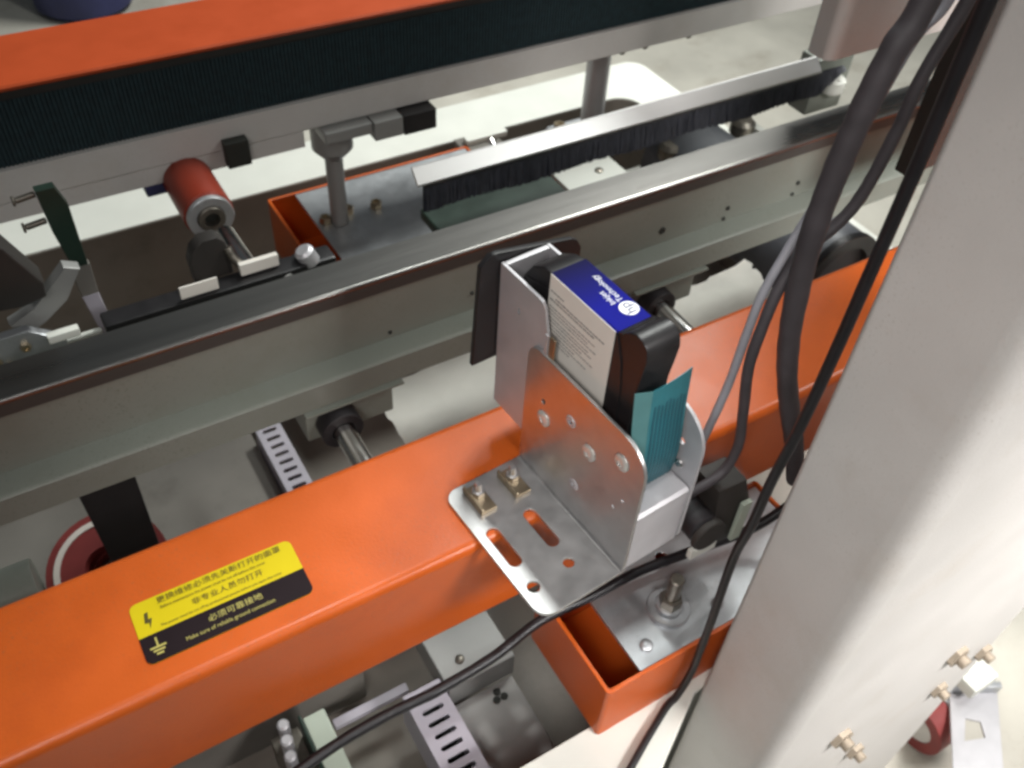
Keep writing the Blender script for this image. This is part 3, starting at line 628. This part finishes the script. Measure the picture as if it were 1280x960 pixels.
tape = thing('tape_roll', 'red and white roll of tape behind the orange beam at the left edge', 'tape roll', (-0.06, 0.68, -0.2))
TA = (-0.15, -0.30, 1)
TC = (-0.051, 0.640, -0.238)
lathe('red_face', [(0.022, 0), (0.060, 0), (0.060, 0.012), (0.022, 0.012), (0.022, 0)], TC, TA, 'tape_red', tape, 40)
lathe('white_core', [(0.046, 0.002), (0.052, 0.002), (0.052, 0.0135), (0.046, 0.0135), (0.046, 0.002)], TC, TA, 'label', tape, 40)
lathe('red_face', [(0.022, 0), (0.058, 0), (0.058, 0.012), (0.022, 0.012), (0.022, 0)], (TC[0] + 0.004, TC[1] + 0.012, TC[2] - 0.030), TA, 'tape_red', tape, 40)

strap = thing('black_strap', 'flat black upright strap hanging below the guide rail in front of the red tape roll', 'strap', (-0.03, 0.60, -0.2))
prism('strap', [(-0.0470, -0.052), (0.0030, -0.052), (0.0000, -0.230), (-0.0440, -0.230)], 'y', 0.604, 0.609, 'black', strap, 0.0008)
wc = cyl('white_pipe', (-0.45, 0.64, -0.22), (-0.115, 0.64, -0.22), 0.030, 'cream_shaded', None)
tag(wc, 'pale green grey pipe end lying low behind the orange beam at the left edge', 'pipe')

def sheet_paper(name, label, x0, x1, y0, y1, z, seed):
    rnd = random.Random(seed); n = 14; bm = bmesh.new(); g = []
    for j in range(n + 1):
        row = []
        for i in range(n + 1):
            u = i / n; v = j / n
            e = (0.0015 if seed == 3 else 0.0035) * (1 if i in (0, n) or j in (0, n) else 0)
            row.append(bm.verts.new((x0 + (x1 - x0) * u + rnd.uniform(-e, e), y0 + (y1 - y0) * v + rnd.uniform(-e, e), z + 0.008 * math.sin(u * 5 + seed) * math.cos(v * 4 + seed) + rnd.uniform(-0.0018, 0.0018))))
        g.append(row)
    for j in range(n):
        for i in range(n): bm.faces.new((g[j][i], g[j][i + 1], g[j + 1][i + 1], g[j + 1][i]))
    r_ = bmesh.ops.solidify(bm, geom=bm.faces[:], thickness=0.0006)
    o = from_bm(name, bm, 'paper', None); tag(o, label, 'paper', 'crumpled papers in the trough'); return o
sheet_paper('crumpled_paper', 'crumpled white paper behind the orange beam, left of the print head bracket', 0.262, 0.46, 0.555, 0.680, -0.155, 3)
sheet_paper('crumpled_paper', 'crumpled white paper with a torn edge right of the ink cartridge', 0.640, 0.800, 0.548, 0.655, -0.155, 5)
gr = thing('grey_roller', 'dark grey roller with black end ring under the rail, behind hanging cables', 'roller', (0.88, 0.68, -0.2))
cyl('drum', (0.9200, 0.600, -0.185), (0.9200, 0.95, -0.185), 0.070, 'roll_grey', gr, 48)
tube_ring('end_ring', (0.9200, 0.5995, -0.185), (0.9200, 0.589, -0.185), 0.052, 0.072, 'black', gr, 48)

# ------------------------------------------------------------------ cream cover hanging at top right, dark post
cv = thing('cream_cover', 'cream sheet metal cover with rounded corner hanging at the top right above the brush end', 'cover', (0.9, 0.69, 0.13))
prism('shell', rrect(0.818, 1.06, 0.639, 0.672, (0.010, 0.004, 0.004, 0.006)), 'z', 0.1305, 0.75, 'cream', cv, 0.001)
dp = thing('brown_post', 'dark brown flat steel post behind the cables beside the cream pillar', 'post', (0.88, 0.52, 0.06))
box('flat_bar', (0.828, 0.99, 0.500, 0.516, 0.0615, 0.90), 'dark_brown', dp, 0.001)

# ------------------------------------------------------------------ cream pillar in front right
pil = thing('cream_pillar', 'large cream upright pillar filling the right side, small screws on its bright face', 'pillar', (0.6, 0.185, -0.8))
prism('column', rrect(0.400, 0.795, 0.1386, 0.2315, (0.018, 0.006, 0.006, 0.006)), 'z', -0.80, 1.3, 'cream', pil)
for x, z, r in ((0.6815, -0.2706, 0.0100), (0.770, -0.345, 0.0085), (0.718, -0.3858, 0.0085), (0.5179, -0.286, 0.0095), (0.590, -0.405, 0.0085)):
    r *= 1.45
    s_ = nut('screw_nut', (x, 0.1385, z), (0, -1, 0), r, 0.006, 'pale_zinc', pil)
    cyl('screw_end', (x, 0.1330, z), (x, 0.1240, z), r * 0.5, 'pale_zinc', s_, 14)

cs = thing('caster_wheel', 'red caster wheel under a grey steel plate with a cut-out, at the lower right corner', 'caster', (0.93, 0.14, -0.80))
plate('swivel_plate', [[(0.9573, 0.1682), (1.023, 0.1311), (0.9306, 0.0461), (0.8615, 0.079)], [(0.9462, 0.1283), (0.9625, 0.1134), (0.9487, 0.0934), (0.9174, 0.1057)]], 0.005, XY(-0.705), 'satin', cs, 0.0008)
prism('plate_edge', [(0.9573, 0.1682), (1.023, 0.1311), (1.029, 0.1391), (0.9633, 0.1762)], 'z', -0.7045, -0.682, 'plate_metal', cs, 0.0015)
tube_ring('tyre', (0.9031, 0.1636, -0.752), (0.9431, 0.1636, -0.752), 0.028, 0.046, 'tape_red', cs)
cyl('hub', (0.9051, 0.1636, -0.752), (0.9411, 0.1636, -0.752), 0.0275, 'cream', cs)
box('axle_arm', (0.9456, 0.9531, 0.1436, 0.1836, -0.775, -0.7055), 'satin', cs, 0.001)
box('mount_block', (0.9600, 1.0150, 0.1427, 0.1827, -0.6815, -0.655), 'white_paint', cs, 0.004)

# ------------------------------------------------------------------ cables
cA = tube('thick_cable', [(0.470, 0.300, 0.52), (0.4482, 0.300, 0.4011), (0.4368, 0.300, 0.3763), (0.4283, 0.300, 0.3382), (0.4240, 0.300, 0.3019), (0.4225, 0.300, 0.2614), (0.4265, 0.300, 0.2190), (0.4360, 0.300, 0.1666), (0.4517, 0.300, 0.115), (0.4740, 0.299, 0.0595), (0.4950, 0.298, 0.0117), (0.510, 0.292, -0.04)], 0.0080, 'cable', None, 18)
tag(cA, 'thickest dark cable hanging in front of the orange beam beside the pillar', 'cable', 'cables hanging by the pillar')
cB = tube('dark_cable', [(0.515, 0.310, 0.45), (0.5025, 0.310, 0.3875), (0.4884, 0.310, 0.3446), (0.4849, 0.310, 0.3123), (0.4797, 0.311, 0.2771), (0.4744, 0.313, 0.2532), (0.4652, 0.316, 0.2366), (0.4470, 0.318, 0.2212), (0.4300, 0.316, 0.1987), (0.4200, 0.312, 0.1662), (0.4173, 0.310, 0.1298), (0.4288, 0.310, 0.0748), (0.4373, 0.310, 0.0271), (0.428, 0.310, -0.0012), (0.3996, 0.310, -0.0089), (0.375, 0.312, -0.012)], 0.0043, 'cable', None)
tag(cB, 'thinner dark cable looping behind the thick cable and curling to the print head bracket', 'cable', 'cables hanging by the pillar')
cC = tube('grey_cable', [(0.520, 0.325, 0.42), (0.5066, 0.325, 0.3786), (0.4922, 0.325, 0.3659), (0.4839, 0.325, 0.3491), (0.4761, 0.326, 0.3214), (0.4682, 0.327, 0.3005), (0.4532, 0.327, 0.2536), (0.4380, 0.325, 0.2237), (0.4220, 0.322, 0.1902), (0.4160, 0.320, 0.1535), (0.4135, 0.320, 0.1031), (0.4059, 0.320, 0.0542), (0.400, 0.321, 0.02)], 0.0034, 'cable_grey', None)
tag(cC, 'thin pale grey cable running down to the back of the print head bracket', 'cable', 'cables hanging by the pillar')
cE = tube('black_cable', [(0.3985, 0.2365, 0.6000), (0.3985, 0.2365, 0.4442), (0.3985, 0.2365, 0.3696), (0.3980, 0.2365, 0.3267), (0.3975, 0.2368, 0.2777), (0.3965, 0.2368, 0.2281), (0.3945, 0.2368, 0.1817), (0.3925, 0.2375, 0.1394), (0.3890, 0.2390, 0.0927), (0.3870, 0.2395, 0.0366), (0.3860, 0.2425, -0.0094), (0.3850, 0.2390, -0.1003), (0.3845, 0.2380, -0.1500), (0.3840, 0.2375, -0.1900), (0.3740, 0.2360, -0.2270), (0.3600, 0.2330, -0.2300), (0.3221, 0.2158, -0.2285), (0.2844, 0.1974, -0.2285)], [0.0042, 0.0034], 'cable_black', None)
tag(cE, 'long black cable following the left edge of the cream pillar down', 'cable', 'cables hanging by the pillar')
cF = tube('signal_cable', [(0.560, 0.292, -0.07), (0.500, 0.303, -0.118), (0.436, 0.313, -0.125), (0.3751, 0.3216, -0.128), (0.3214, 0.3224, -0.13), (0.2669, 0.3240, -0.13), (0.2136, 0.3145, -0.13), (0.1593, 0.3112, -0.13), (0.1095, 0.3126, -0.13), (0.0603, 0.3098, -0.13), (0.00, 0.300, -0.13)], 0.0047, 'cable_black', None)
tag(cF, 'black cable running sideways under the orange beam across the near orange box', 'cable')
ck = thing('cable_clamp', 'dark cable clamp and connector cluster between the bracket and the pillar', 'clamp', (0.44, 0.31, -0.13))
cyl('connector', (0.408, 0.330, -0.050), (0.408, 0.292, -0.050), 0.0150, 'rubber', ck, 24, 0.003)
cyl('collar', (0.408, 0.2915, -0.050), (0.408, 0.285, -0.050), 0.0170, 'dark_brown', ck, 24, 0.001)
prism('arm', [(0.420, -0.012), (0.452, -0.014), (0.470, -0.060), (0.462, -0.105), (0.436, -0.105), (0.428, -0.060)], 'y', 0.300, 0.330, 'dark_brown', ck, 0.002)
box('pale_strip', (0.4525, 0.4635, 0.2940, 0.2990, -0.100, -0.045), 'terminal', ck, 0.001)
box('highlight_plate', (0.398, 0.4270, 0.290, 0.2960, -0.086, -0.074), 'white_paint', ck, 0.001)  # white piece painted in as a bright highlight streak

# ------------------------------------------------------------------ things beyond the machine
bk = thing('jeans_stand_in', 'dark blue rounded drum shape standing in for jeans beyond the conveyor at the top left', 'drum', (0.42, 3.35, -0.80))  # drum shape put in where dark blue jeans stand
lathe('drum_body', [(0, 0), (0.13, 0), (0.155, 0.02), (0.165, 0.5), (0.15, 0.52), (0, 0.52)], (0.40, 3.30, -0.80), (0, 0, 1), 'jeans', bk)
